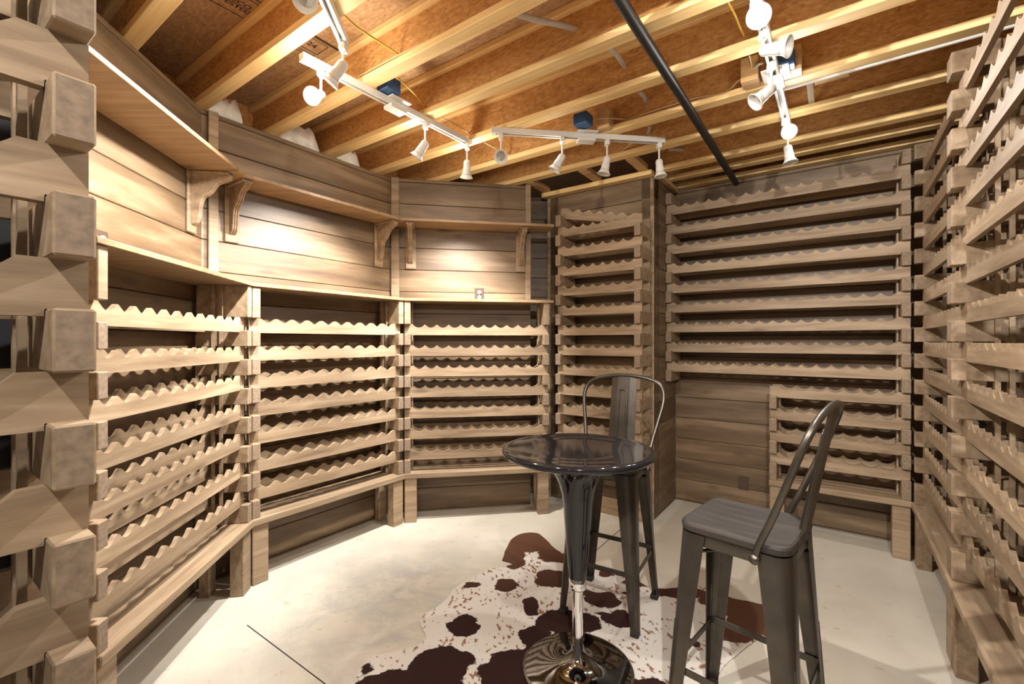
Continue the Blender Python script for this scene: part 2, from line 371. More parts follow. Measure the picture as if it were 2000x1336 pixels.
# ================================================================== RACKS
P = .1595; BLK = .088; BW = .045
def rail_poly(L, cl, cr, wave=.093, flat=.016, amp=.0245, tz=.0715, fl_peak=.25, low=.010, style=0):
    """scalloped board: x 0..L, z from 0; cl/cr True = rests on a block there"""
    s0 = BW + flat; s1 = L - BW - flat; n = max(1, round((s1 - s0) / wave)); w = (s1 - s0) / n
    top = [(0, tz), (s0, tz)]
    SUB = 10
    for i in range(n):
        for k in range(1, SUB + 1):
            u = k / SUB; d = math.sin(PI * u) if style == 0 else (.5 - .5 * math.cos(2 * PI * u) if style == 1 else math.sin(PI * u) ** .85)
            d = max(0, (d - .12) / .88) if style == 0 else d
            top.append((s0 + (i + u) * w, tz - amp * (1.15 if style == 0 else 1) * d - (.004 if (0 < i + u < n) else 0) * (1 if style == 0 else 0)))
    top.append((L, tz))
    xs = [p[0] for p in top]
    bot = [(x, -low if (BW + .002) < x < L - BW - .002 else 0.0) for x in xs]
    # step of the notches
    pts_t = []; pts_b = []
    for (x, z), (xb, zb) in zip(top, bot): pts_t.append((x, z)); pts_b.append((x, zb))
    # insert step columns
    def ins(xc):
        for i in range(len(pts_t) - 1):
            if pts_t[i][0] < xc < pts_t[i + 1][0]:
                a, b = pts_t[i], pts_t[i + 1]; f = (xc - a[0]) / (b[0] - a[0]); z = a[1] + (b[1] - a[1]) * f
                return i + 1, z
    i, z = ins(BW + .001); pts_t[i:i] = [(BW + .001, z), (BW + .0015, z)]; pts_b[i:i] = [(BW + .001, 0.0), (BW + .0015, -low)]
    i, z = ins(L - BW - .001); pts_t[i:i] = [(L - BW - .0015, z), (L - BW - .001, z)]; pts_b[i:i] = [(L - BW - .0015, -low), (L - BW - .001, 0.0)]
    return pts_t, pts_b
def rail(L, y0, y1, z, x0=0.0, **k):
    t_, b_ = rail_poly(L, True, True, **k); n = len(t_); poly = [(x0 + x, z + zz) for x, zz in t_] + [(x0 + x, z + zz) for x, zz in reversed(b_)]
    caps = [(i, i + 1, 2 * n - 2 - i, 2 * n - 1 - i) for i in range(n - 1)]
    return MB().prism(poly, y0, y1, quadcap=caps)
def block(x, D, z0, z1, t_):
    mb = MB().box(x, x + BW, 0, D - .02, z0, z1, .003); o = mb.build('support_block', [M['rack'], M['end']], t_)
    for p in o.data.polygons:
        if p.normal.y < -.9: p.material_index = 1     # sawn end grain faces the room
    return o
def rack(label, O, e, L, kz, kr, D=.29, style=0, base=True, top=None, wave=.093, short=None, feet=True, laths=True, skip_rear=(), basez=.375, baseW=None, crooked=False, flat=.016, rear=True, openfoot=()):
    """kz(k) = height of block top k; kr = (k0,k1) levels; short=(k, s) levels < k only start at s"""
    t_ = thing('wine_rack', label, 'wine rack', O, ang(e), 'scalloped wooden wine racks')
    k0, k1 = kr
    def cols(k):
        out = [(L - BW)]
        if short and k < short[0]: out.append(short[1])
        elif not short or k >= short[0]: out.append(0.0)
        return out
    for k in range(k0, k1 + 1):
        zt = kz(k)
        for x in cols(k):
            if crooked and k == k1 and x > 0: continue
            zb = zt - BLK if k > k0 else (basez + .0005 if base else zt - BLK)
            block(x, D, zb, zt, t_)
        x0 = short[1] if short and k < short[0] else 0.0
        if crooked and k == k1: continue
        last = 'top'
        rail(L - x0, .042, .061, zt, x0, style=style, wave=wave, flat=flat).build('rail', M['rack'], t_)
        if rear: rail(L - x0, D - .075, D - .058, zt, x0, style=style, wave=wave, flat=flat).build('rear_rail', M['rack'], t_)
    zt = kz(k1) + P - BLK
    bs = short[1] if short else 0.0
    if top:
        for x in (0.0, L - BW): MB().box(x, x + BW, 0, D - .02, zt, top, .003).build('top_block', M['rack'], t_)
    else:
        for x in cols(k1):
            if not crooked: block(x, D, zt, zt + BLK, t_)
    if laths:
        for x in (bs + BW + .004, L - BW - .016):
            for y in (.125, .165):
                MB().box(x, x + .010, y, y + .016, basez + .001 if base else kz(k0) - .06, (kz(short[0]) - .10 if short and x < L / 2 + .3 else (top or kz(k1) + P)) - .002).build('upright_strip', M['rack'], t_)
    if base:
        MB().box(bs - .002, L + .002, -.012, .125, basez - .038, basez, .004).build('base_shelf', M['rack'], t_)
        MB().box(bs + .002, L - .002, .15, .24, basez - .038, basez, .004).build('rear_base_board', M['rack'], t_)
        if feet:
            for i, x in enumerate((bs + .002, L - .092)):
                if i in openfoot: continue
                MB().box(x, x + .09, .004, .075, .0, basez - .0385, .004).build('foot', M['rack'], t_)
                MB().box(x + .01, x + .08, .18, .235, .0, basez - .0385, .004).build('rear_foot', M['rack'], t_)
    return t_
kL = lambda k: .475 + P * k
kB = lambda k: .497 + .160 * k
O1 = r12 - e1 * 1.112
CTZ = 1.700
rack('wooden rack under the counter on the left wall, angled toward the camera', O1, e1, 1.11, kL, (0, 6), D=.285, base=True, top=CTZ - .0225)
L2 = (r23 - r12).length
rack('wooden rack under the counter in the middle left, left of the two central ones', r12 + e2 * .002, e2, L2 - .004, kL, (0, 6), D=.245, style=1, top=CTZ - .0225)
rack('wooden rack under the counter facing the camera, below the outlet', r23 + e3 * .002, e3, 1.125, kL, (0, 6), D=.225, style=2, top=CTZ - .0225)
# tall narrow rack on the bumped-out wall
LF = .70
FO = ab(-1.15, 3.20) - A * LF
tf = rack('tall narrow wooden rack on the bumped-out wall with a crooked top rail', FO, A, LF, kL, (1, 12), D=.285, style=2, base=False, wave=.088, laths=False, crooked=True)
cr = rail(LF * .985, .042, .061, 0, 0, style=1, wave=.088)
o = cr.build('rail', M['rack'], tf); o.location = (.006, .026, kL(12) + .002); o.rotation_euler = (0, math.radians(12.8), 0); o['label'] = 'crooked rail sagging to the right'
MB().box(.0, LF, .19, .205, 0.0, .13, .003).build('kick_board', M['rack'], tf)
for x in (.0, LF - BW): MB().box(x, x + BW, .10, .26, 0.131, kL(1) - BLK - .001, .003).build('rear_foot', M['rack'], tf)
# back right wall, full height; lower left part open
BO = ab(-1.137, 3.752); LB = 1.517
rack('wide wooden rack filling the back right wall, short rails at lower right', BO, A, LB, kB, (0, 12), D=.30, short=(4, LB - .775), style=2, wave=.090)
# right wall: two tall racks
RO = ab(.39, 3.745)
rack('tall wooden rack on the right wall, far one next to the corner', RO, -B, 1.085, kB, (0, 12), D=.30, wave=.09)
rack('tall wooden rack on the right wall, nearest the camera at the right edge', RO - B * 1.09, -B, 1.13, kB, (0, 12), D=.30, wave=.09)
# near left rack, seen very close at the left edge
L0 = .80
rack('tall wooden rack very close at the left edge with big square block ends', ab(-.855, .185) - B * L0, B, L0, lambda k: 1.414 + .1595 * (k - 6), (0, 12), D=.285, wave=.105, flat=.028)

# ================================================================== COUNTER, SHELF, BRACKETS
def mitred(name, mat, pts_in, pts_out, z0, z1, label, cat):
    mb = MB(); n = len(pts_in)
    for i in range(n - 1):
        q = [pts_in[i], pts_in[i + 1], pts_out[i + 1], pts_out[i]]
        mb.prism([(p.x, p.y) for p in q], z0, z1, axis='z')
    o = mb.build(name, mat)
    bv = o.modifiers.new('bevel', 'BEVEL'); bv.width = .002; bv.segments = 1; bv.limit_method = 'ANGLE'; bv.angle_limit = math.radians(50)
    return tag(o, label, cat)
def off(n, d): return d
def corner(na, da, nb, db): return line_pt(na, da, nb, db)
o_ = -.012
ci = [O1 + Vector((*[-x for x in n1], 0)) * .012 - e1 * .02, line_pt(n1, R1 + o_, n2_, R2 + o_), line_pt(n2_, R2 + o_, n3, R3 + o_), r23 + e3 * 1.16 - n3v * .012]
co = [ci[0] + Vector((*n1, 0)) * (W1 - R1 + .010), line_pt(n1, W1 - .002, n2_, W2 - .002), line_pt(n2_, W2 - .002, n3, W3 - .002), ci[3] + n3v * (W3 - R3 + .010)]
mitred('counter_top', M['shelf'], ci, co, CTZ - .022, CTZ, 'long angled wooden counter board over the three low racks', 'counter')
S = .235
si = [p1near + Vector((*[-x for x in n1], 0)) * .265 + e1 * .03, line_pt(n1, W1 - .262, n2_, W2 - S), line_pt(n2_, W2 - S, n3, W3 - S), None]
dS = (W3 - S) / (n3[0] * (82 / F) + n3[1]); si[3] = Vector((82 / F * dS, dS, 0))
so = [p1near + Vector((*[-x for x in n1], 0)) * .002 + e1 * .03, co[1], co[2], si[3] + n3v * (S - .002)]
mitred('wall_shelf', M['shelf'], si, so, 2.284, 2.304, 'long angled upper wooden shelf following three walls under the ceiling', 'shelf')
def bracket(p, e, label, hand=0):
    t_ = thing('shelf_bracket', label, 'bracket', p, ang(e), 'carved wooden shelf brackets')
    z1 = 2.283
    MB().box(-.040, .040, -.016, -.001, z1 - .33, z1, .004).build('back_plate', M['rack'], t_)
    MB().box(-.030, .030, -.205, -.017, z1 - .014, z1 - .0005, .003).build('top_plate', M['rack'], t_)
    # S-curved corbel: profile in (y, z)
    ctl = [(-.205, -.015), (-.200, -.032), (-.172, -.046), (-.140, -.062), (-.118, -.094), (-.096, -.118), (-.072, -.134), (-.060, -.160), (-.054, -.195), (-.050, -.235), (-.040, -.265), (-.022, -.280)]
    sp__ = [(p_.x, p_.y) for p_ in spline([(a_, b_, 0) for a_, b_ in ctl], 4)]
    poly = [(-.017, z1 - .285)] + [(y, z1 + z) for y, z in reversed(sp__)] + [(0, 0), (0, 0)]
    inner = []
    m_ = MB(); x0, x1 = -.017, .017
    # strip the corbel into quads against the back line
    top_ = poly[1:-2]; k = len(top_)
    back = [(-.017, z1 - .285 + (.27) * i / (k - 1)) for i in range(k)]
    pp = top_ + list(reversed(back)); caps = [(i, i + 1, 2 * k - 2 - i, 2 * k - 1 - i) for i in range(k - 1)]
    m_.prism(pp, x0, x1, axis='x', quadcap=caps)
    for xr in (-.012, 0, .012):   # reeded front edge
        m_.tube([(xr, y - .001, z) for y, z in top_], .005, 6)
    m_.build('corbel', M['rack'], t_)
    for x in (-.026, .026):
        m2 = MB(); m2.lathe([(.0001, -.004), (.004, -.003), (.006, 0)], 10, T=Matrix.Translation((x, -.017, z1 - .318)) @ Matrix.Rotation(PI / 2, 4, 'X'))
        m2.build('screw', M['rack'], t_)
    return t_
bracket(c12 - e1 * .115, e1, 'carved shelf bracket on the left wall, nearest the camera, left of the corner board')
bracket(c12 + e2 * .155, e2, 'carved shelf bracket just right of the left corner board, under the wall shelf')
bracket(c23 - e2 * .115, e2, 'carved shelf bracket at the right end of the middle panel, left of the corner board')
bracket(c23 + e3 * .165, e3, 'carved shelf bracket on the facing panel, just right of the corner board')
bracket(p3end - e3 * .085, e3, 'carved shelf bracket at the right end of the facing panel, rightmost of all')

# outlets
def outlet(p, e, z, label, sockets=True):
    t_ = thing('wall_outlet', label, 'outlet', Vector((p.x, p.y, z)), ang(e))
    MB().box(-.037, .037, -.006, -.0005, -.055, .055, .002).build('cover_plate', M['plate'], t_)
    if sockets:
        for dz in (-.020, .020):
            m_ = MB(); m_.lathe([(.0001, .0), (.0155, .0), (.0165, -.002), (.0165, -.006)], 24, T=Matrix.Translation((0, -.0085, dz)) @ Matrix.Rotation(PI / 2, 4, 'X') @ Matrix.Diagonal((1, .9, -1, 1)))
            r_ = m_.build('receptacle', M['ivory'], t_)
            s_ = MB(); 
            for x in (-.006, .006): s_.box(x - .001, x + .001, -.0093, -.0084, dz + .001, dz + .008)
            s_.box(-.0022, .0022, -.0093, -.0084, dz - .009, dz - .005); s_.build('slots', M['black'], r_)
        MB().lathe([(.0001, 0), (.003, 0)], 10, T=Matrix.Translation((0, -.0068, 0)) @ Matrix.Rotation(PI / 2, 4, 'X')).build('screw', M['ivory'], t_)
    else:
        MB().box(-.017, .017, -.008, -.006, -.033, .033, .001).build('insert', M['plate'], t_)
    return t_
def wall_at(u, n, d): Y = d / (n[0] * (u - CX) / F + n[1]); return Vector(((u - CX) / F * Y, Y, 0))
outlet(wall_at(936, n3, W3), e3, 1.758, 'brown outlet plate with two white sockets on the facing panel above the counter')
outlet(wall_at(195, n1, W1), e1, 1.760, 'brown outlet plate with white sockets at far left above the counter')
pw = wall_at(1452, (.58, .8145), 4.06)
outlet(pw, A, EYE - 275 * pw.y / F, 'plain brown cover plate low on the back right wall', False)

# ================================================================== CEILING SERVICES
pp0 = ab(-.663, .2, JZ - .0245); pp1 = ab(-.663, 4.05, JZ - .0245)
MB().tube([pp0, pp1], .0235, 20).build('gas_pipe', M['pipe']); tag(bpy.data.objects['gas_pipe'], 'long straight black pipe hung under the joists', 'pipe')
# cables
def cable(name, mat, r, pts, label, cat='cable'):
    o = MB().tube(spline(pts), r, 8).build(name, mat); return tag(o, label, cat)
zc = JZ + .06
cable('electrical_cable', M['yellow'], .0045, [at(672, 30, zc), at(700, 55, zc - .02), at(735, 78, zc), at(781, 108, zc)], 'yellow cable hanging between joists right of the short track')
cable('electrical_cable', M['cream'], .0035, [at(700, 150, JZ + .05), at(740, 128, JZ + .05), at(782, 106, JZ + .05), at(840, 78, JZ + .05), at(930, 33, JZ + .05), at(985, 0, JZ + .05)], 'thin cream wire stapled along the joist above the diagonal track')
cable('electrical_cable', M['yellow'], .004, [at(777, 152, zc), at(798, 172, zc - .02), at(815, 190, zc), at(830, 210, zc)], 'yellow cable from the blue box of the diagonal track')
cable('electrical_cable', M['cream'], .004, [at(862, 230, zc), at(890, 243, zc - .01), at(919, 262, zc)], 'cream cable just above the right end of the diagonal track')
cable('electrical_cable', M['cream'], .004, [at(946, 278, zc), at(972, 292, zc - .02), at(1000, 302, zc)], 'cream cable behind the lamp facing the camera')
cable('electrical_cable', M['cream'], .004, [at(1150, 236, zc), at(1180, 231, zc - .01), at(1232, 234, zc)], 'cream cable right of the blue box of the level track')
cable('electrical_cable', M['cream'], .004, [at(1237, 277, zc), at(1225, 287, zc - .02), at(1212, 297, zc)], 'short cream cable under the right half of the level track')
cable('electrical_cable', M['yellow'], .0045, [at(1422, 4, zc), at(1436, 30, zc - .02), at(1444, 50, zc), at(1453, 70, zc)], 'yellow cable hanging left of the brightest bulb')
cable('electrical_cable', M['cream'], .004, [at(1464, 108, zc), at(1467, 138, zc), at(1440, 160, zc - .02), at(1415, 180, JZ + .05), at(1350, 194, JZ + .05), at(1290, 212, JZ + .05), at(1222, 235, JZ + .05)], 'cream cable curving down left of the right-hand track')
cable('electrical_cable', M['greyhose'], .006, [at(1470, 136, zc), at(1482, 126, zc - .01), at(1490, 123, zc)], 'short grey cable left of the right-hand blue box')
zq = JZ + .13
cable('flexible_conduit', M['greyhose'], .013, [at(1005, 26, zq), at(1045, 38, zq), at(1100, 50, zq), at(1155, 66, zq)], 'longest grey flexible conduit, near the top centre between joists', 'conduit')
cable('flexible_conduit', M['greyhose'], .012, [at(1186, 92, zq), at(1205, 108, zq), at(1216, 124, zq), at(1226, 142, zq)], 'grey flexible conduit between joists just left of the black pipe', 'conduit')
cable('flexible_conduit', M['greyhose'], .012, [at(1248, 178, zq), at(1260, 192, zq), at(1266, 214, zq)], 'short grey flexible conduit above the right end of the level track', 'conduit')
cable('flexible_conduit', M['greyhose'], .012, [at(1269, 245, zq), at(1268, 256, zq), at(1257, 268, zq)], 'curled grey conduit end just above the right half of the level track', 'conduit')
cable('flexible_conduit', M['greyhose'], .012, [at(1305, 292, zq), at(1330, 292, zq), at(1356, 298, zq)], 'short grey conduit left of the lower end of the black pipe', 'conduit')
# white conduit along the joist at b=2.73
o = MB().tube([ab(-.66 + .35, 2.744, JZ + .004), ab(.62, 2.744, JZ + .004)], .012, 12).build('white_conduit', M['white']); tag(o, 'white conduit running along the joist toward the right wall', 'conduit')
t_ = thing('conduit_bracket', 'pale rectangular clip on the white conduit', 'clip', ab(-.02, 2.772, JZ - .004), RZ)
MB().box(-.07, .07, -.02, .012, -.002, .0, 0).build('plate', M['stud'], t_)
t_ = thing('hanger_strap', 'short grey metal strap hanging between joists right of the track', 'strap', Vector((*at(1581, 160, JZ + .035)[:2], 0)), RZ)
MB().box(-.014, .014, 0, .27, JZ + .034, JZ + .037).build('band', M['strap'], t_)
MB().box(-.012, .012, .268, .27, JZ - .0, JZ + .037).build('tail', M['strap'], t_)

# stamps printed on the subfloor
def text(s, p, rz, size, name, label, extra=None):
    cu = bpy.data.curves.new(name, 'FONT'); cu.body = s; cu.size = size; cu.align_x = 'CENTER'; cu.align_y = 'CENTER'; cu.space_line = .9; cu.offset = size * .02
    to = bpy.data.objects.new(name, cu); C.objects.link(to)
    dg = bpy.context.evaluated_depsgraph_get(); me = bpy.data.meshes.new_from_object(to.evaluated_get(dg)); bpy.data.objects.remove(to)
    Mx = Matrix.Diagonal((1, -1, -1, 1))   # read from below
    me.transform(Mx)
    me.materials.append(M['ink']); o = bpy.data.objects.new(name, me); C.objects.link(o); o.location = p; o.rotation_euler = (0, 0, rz)
    return o
def frame(p, rz, w, h, t_, name):
    m_ = MB()
    m_.box(-w / 2, w / 2, -h / 2, -h / 2 + t_, -.0006, 0); m_.box(-w / 2, w / 2, h / 2 - t_, h / 2, -.0006, 0)
    m_.box(-w / 2, -w / 2 + t_, -h / 2, h / 2, -.0006, 0); m_.box(w / 2 - t_, w / 2, -h / 2, h / 2, -.0006, 0)
    return m_
s1 = at(609, 88, SUBZ - .0015); s2 = at(463, 8, SUBZ - .0015)
def stamp(pos, rz, body, size, w, h, label):
    t_ = thing('panel_stamp', label, 'stamp', pos, rz)
    a = text(body, (0, 0, 0), 0, size, 'lettering', None); a.parent = t_
    frame(pos, rz, w, h, .004, 'b').build('border', M['ink'], t_)
    return t_
t24 = stamp(s1, RZ + PI / 2, '24', .05, .125, .11, 'black stamped box reading 24 on the subfloor near the track')
m_ = MB(); m_.box(-.10, .15, -.085, -.067, -.0006, 0)
for y in (.075, .095): m_.box(-.06, .06, y, y + .004, -.0006, 0)
m_.build('bars', M['ink'], t24)
tt = stamp(s2, RZ + PI / 2, 'TECO\nTESTED', .04, .20, .15, 'black stamped lettering on the subfloor at the top edge, upper left')
m_ = MB(); m_.box(-.16, .16, -.100, -.094, -.0006, 0); m_.build('bars', M['ink'], tt)

# ================================================================== TRACK LIGHTING
TZ = JZ - .022                    # middle of the track body
def track(p, q, label, feed=None):
    d = q - p; L = d.length
    t_ = thing('lighting_track', label, 'track', Vector((p.x, p.y, TZ)), ang(d), 'white lighting tracks')
    m_ = MB(); m_.box(0, L, -.019, .019, .006, .0205); m_.box(0, L, -.019, -.008, -.012, .006); m_.box(0, L, .008, .019, -.012, .006)
    m_.build('channel', M['white'], t_)
    MB().box(.03, L - .03, -.0075, .0075, .0030, .0058).build('conductor_slot', M['groove'], t_)
    for x in (0, L - .03): MB().box(x, x + .03, -.020, .020, -.0135, .005, .002).build('end_cap', M['white'], t_)
    if feed is not None:
        MB().box(feed - .055, feed + .055, -.034, .034, -.032, -.0125, .003).build('feed_box', M['white'], t_)
        MB().box(feed - .065, feed + .065, -.058, .058, .0145, .0208, .001).build('canopy_plate', M['white'], t_)
    return t_
def spot(pos, aim, label, stem=.085, power=0, lit=False, angle=100, size=1.0):
    t_ = thing('track_spotlight', label, 'spotlight', Vector((pos.x, pos.y, TZ)), 0, 'white bell spotlights on the tracks')
    MB().box(-.014, .014, -.020, .020, -.045, -.0125, .003).build('adapter', M['white'], t_)
    MB().tube([(0, 0, -.044), (0, 0, -.045 - stem)], .0055, 10).build('stem', M['white'], t_)
    d = Vector(aim).normalized(); q = d.to_track_quat('Z', 'Y')
    T = Matrix.Translation((0, 0, -.045 - stem)) @ q.to_matrix().to_4x4()
    m_ = MB(); m_.lathe([(.0001, -.016), (.012, -.015), (.0195, -.009), (.0225, .000), (.0232, .036), (.0255, .041), (.0258, .048), (.0262, .062), (.0295, .075), (.0370, .088), (.0415, .094), (.0415, .097), (.0390, .0975), (.0350, .090), (.0275, .077), (.0245, .064), (.0235, .05)], 28, T=T)
    m_.build('lamp_shade', M['white'], t_)
    b_ = MB(); b_.lathe([(.0001, .080), (.012, .079), (.0245, .074), (.0285, .0735), (.0288, .070), (.018, .050)], 24, T=T); b_.build('bulb', M['lit'] if lit else M['glass'], t_)
    if power:
        li = bpy.data.lights.new('spot_lamp', 'SPOT'); li.energy = power * LAMP; li.spot_size = math.radians(angle); li.spot_blend = .85; li.shadow_soft_size = .022; li.color = LAMPCOL
        pl = bpy.data.lights.new('added_uplight', 'POINT'); pl.energy = power * LAMP * UPLIGHT; pl.shadow_soft_size = .03; pl.color = (1.0, .90, .74)  # point light added beside each powered lamp to brighten the ceiling
        po = bpy.data.objects.new('added_uplight', pl); C.objects.link(po); po.location = T @ Vector((0, .045, .02)); po.parent = t_
        lo = bpy.data.objects.new('lamp_beam', li); C.objects.link(lo); lo.location = T @ Vector((0, 0, .100)); lo.rotation_mode = 'QUATERNION'; lo.rotation_quaternion = (-d).to_track_quat('Z', 'Y'); lo.parent = t_
    return t_
ta0, ta1 = at(588, 112, TZ), at(918, 281, TZ)
track(ta0, ta1, 'white diagonal lighting track in the left half of the ceiling', .53)
tb0, tb1 = at(959, 257, TZ), at(1297, 277, TZ)
track(tb0, tb1, 'white level lighting track at the centre of the ceiling', .60)
tc1 = at(672, 84, TZ); tc0 = tc1 + Vector((.10, -1.25, 0))
track(tc1, tc0, 'white lighting track at the top left, running out of the picture', None)
td1 = at(1541, 256, TZ); dd_ = (at(1478, 0, TZ) - td1).normalized(); tdm = at(1515, 152, TZ)
ontd = lambda v: at(1478 + 63 * v / 256, v, TZ)
track(td1, td1 + dd_ * 1.2, 'white lighting track on the right side of the ceiling', (tdm - td1).length)
track(td1 + dd_ * 1.25, td1 + dd_ * 2.45, 'white lighting track at the top right, running out of the picture', None)
onT = lambda p, q, f: p.lerp(q, f)
spot(onT(ta0, ta1, .085), (-.06, -.80, -.48), 'brightly lit white spotlight at the left end of the diagonal track', power=36, lit=True, angle=140)
spot(onT(ta0, ta1, .66), (-.72, .20, -.95), 'white spotlight at the middle of the diagonal track, tilted to the left', power=66, angle=84)
spot(onT(ta0, ta1, .975), (-.10, .50, -.85), 'white spotlight at the right end of the diagonal track', power=58, angle=84)
spot(onT(tb0, tb1, .055), (.02, -.85, -.60), 'white spotlight at the left end of the level track, open face toward the camera')
spot(onT(tb0, tb1, .40), (-.50, .15, -.80), 'white spotlight left of the feed box on the level track, tilted left', power=10)
spot(onT(tb0, tb1, .66), (-.22, .05, -1), 'white spotlight right of the feed box on the level track')
spot(onT(tb0, tb1, .97), (.10, -.02, -1), 'white spotlight at the right end of the level track')
spot(tc1 + (tc0 - tc1) * .01, (-.66, .06, -.78), 'white spotlight overlapping the diagonal track, tilted to the left', power=60, angle=88, stem=.055)
spot(tc1 + (tc0 - tc1) * .32, (.10, -.60, -.62), 'white spotlight at the top edge left of the short track, lens visible', power=0, stem=.05)
spot(tc1 + (tc0 - tc1) * .80, (.88, .12, -.35), 'white spotlight out of view at the near end of the top left track', power=50, angle=110)
spot(ontd(246), (.10, -.12, -1), 'glowing white spotlight at the far end of the right track, pointing straight down', power=8, lit=False, angle=110)
spot(ontd(228), (-.25, -.75, -.45), 'brightly lit white spotlight second from the far end of the right track', stem=.03, power=10, lit=True, angle=130)
spot(ontd(118), (-.75, .05, -.60), 'white spotlight by the feed box of the right track, tilted to the left', power=12, angle=110)
spot(ontd(56), (.70, -.75, -.30), 'white spotlight on the right track with its lens facing right', power=0, stem=.045)
spot(ontd(-8), (-.30, -.75, -.40), 'brightest white spotlight at the top edge on the right', power=28, lit=True, angle=140, stem=.045)
te0, te1 = ab(-.55, -.50), ab(.60, -.50)
track(te0, te1, 'white lighting track behind the camera', None)
spot(onT(te0, te1, .30), (-.55, .35, -.75), 'white spotlight behind the camera, tilted toward the left rack', power=20, angle=120)
spot(onT(te0, te1, .80), (.62, .68, -.42), 'white spotlight behind the camera, tilted toward the right rack', power=58, angle=120)

def jbox(p, label, w=.09):
    o = MB().box(-w / 2, w / 2, -.045, .045, 0, .07, .004).build('junction_box', M['blue']); place(o, p, RZ); return tag(o, label, 'junction box', 'blue ceiling boxes')
jbox(at(757, 184, JZ + .004) + A * .01, 'blue junction box above the feed of the diagonal track')
jbox(at(1139, 247, JZ + .004), 'blue junction box above the feed of the level track')
jbox(at(1532, 138, JZ + .004), 'blue junction box above the feed of the right track')
for (u, v, l) in ((1183, 255, 'small pale wood block beside the blue box of the level track'), (1466, 165, 'small pale wood block left of the right track feed'), (1548, 146, 'small pale wood block right of the right track feed')):
    o = MB().box(-.04, .04, -.045, .04, 0, .12, .003).build('mounting_block', M['stud']); place(o, at(u, v, JZ + .002), RZ); tag(o, l, 'wood block')

# ================================================================== TABLE
TX, TY = .274, 1.904
t_ = thing('bistro_table', 'round glossy black pedestal table with chrome stem and base', 'table', (TX, TY, 0))
r_ = .316; zt = .928
MB().lathe([(.0001, zt - .004), (r_ * .5, zt - .004), (r_ - .030, zt - .003), (r_ - .018, zt), (r_ - .006, zt - .003), (r_, zt - .012), (r_ - .004, zt - .024), (r_ - .02, zt - .032), (.20, zt - .036), (.10, zt - .038), (.0001, zt - .038)], 96).build('table_top', M['gloss'], t_)
MB().lathe([(.178, zt - .0385), (.158, zt - .046), (.135, zt - .062), (.112, zt - .090), (.092, zt - .122), (.077, zt - .155), (.067, zt - .195), (.061, zt - .235), (.056, zt - .30), (.050, zt - .38), (.044, zt - .45), (.036, .386)], 64, cap1=True).build('trumpet_column', M['gloss'], t_)
MB().lathe([(.0345, .386), (.0365, .383), (.0365, .345), (.0345, .341), (.024, .340)], 48).build('collar', M['chrome'], t_)
MB().lathe([(.0225, .342), (.0225, .078)], 40).build('gas_lift', M['chrome'], t_)
MB().lathe([(.0215, .11), (.027, .100), (.029, .090), (.034, .080), (.042, .066), (.058, .050), (.085, .036), (.125, .025), (.175, .019), (.218, .0155), (.229, .0125), (.231, .008), (.228, .0065), (.0001, .0065)], 96).build('base', M['blackchrome'], t_)

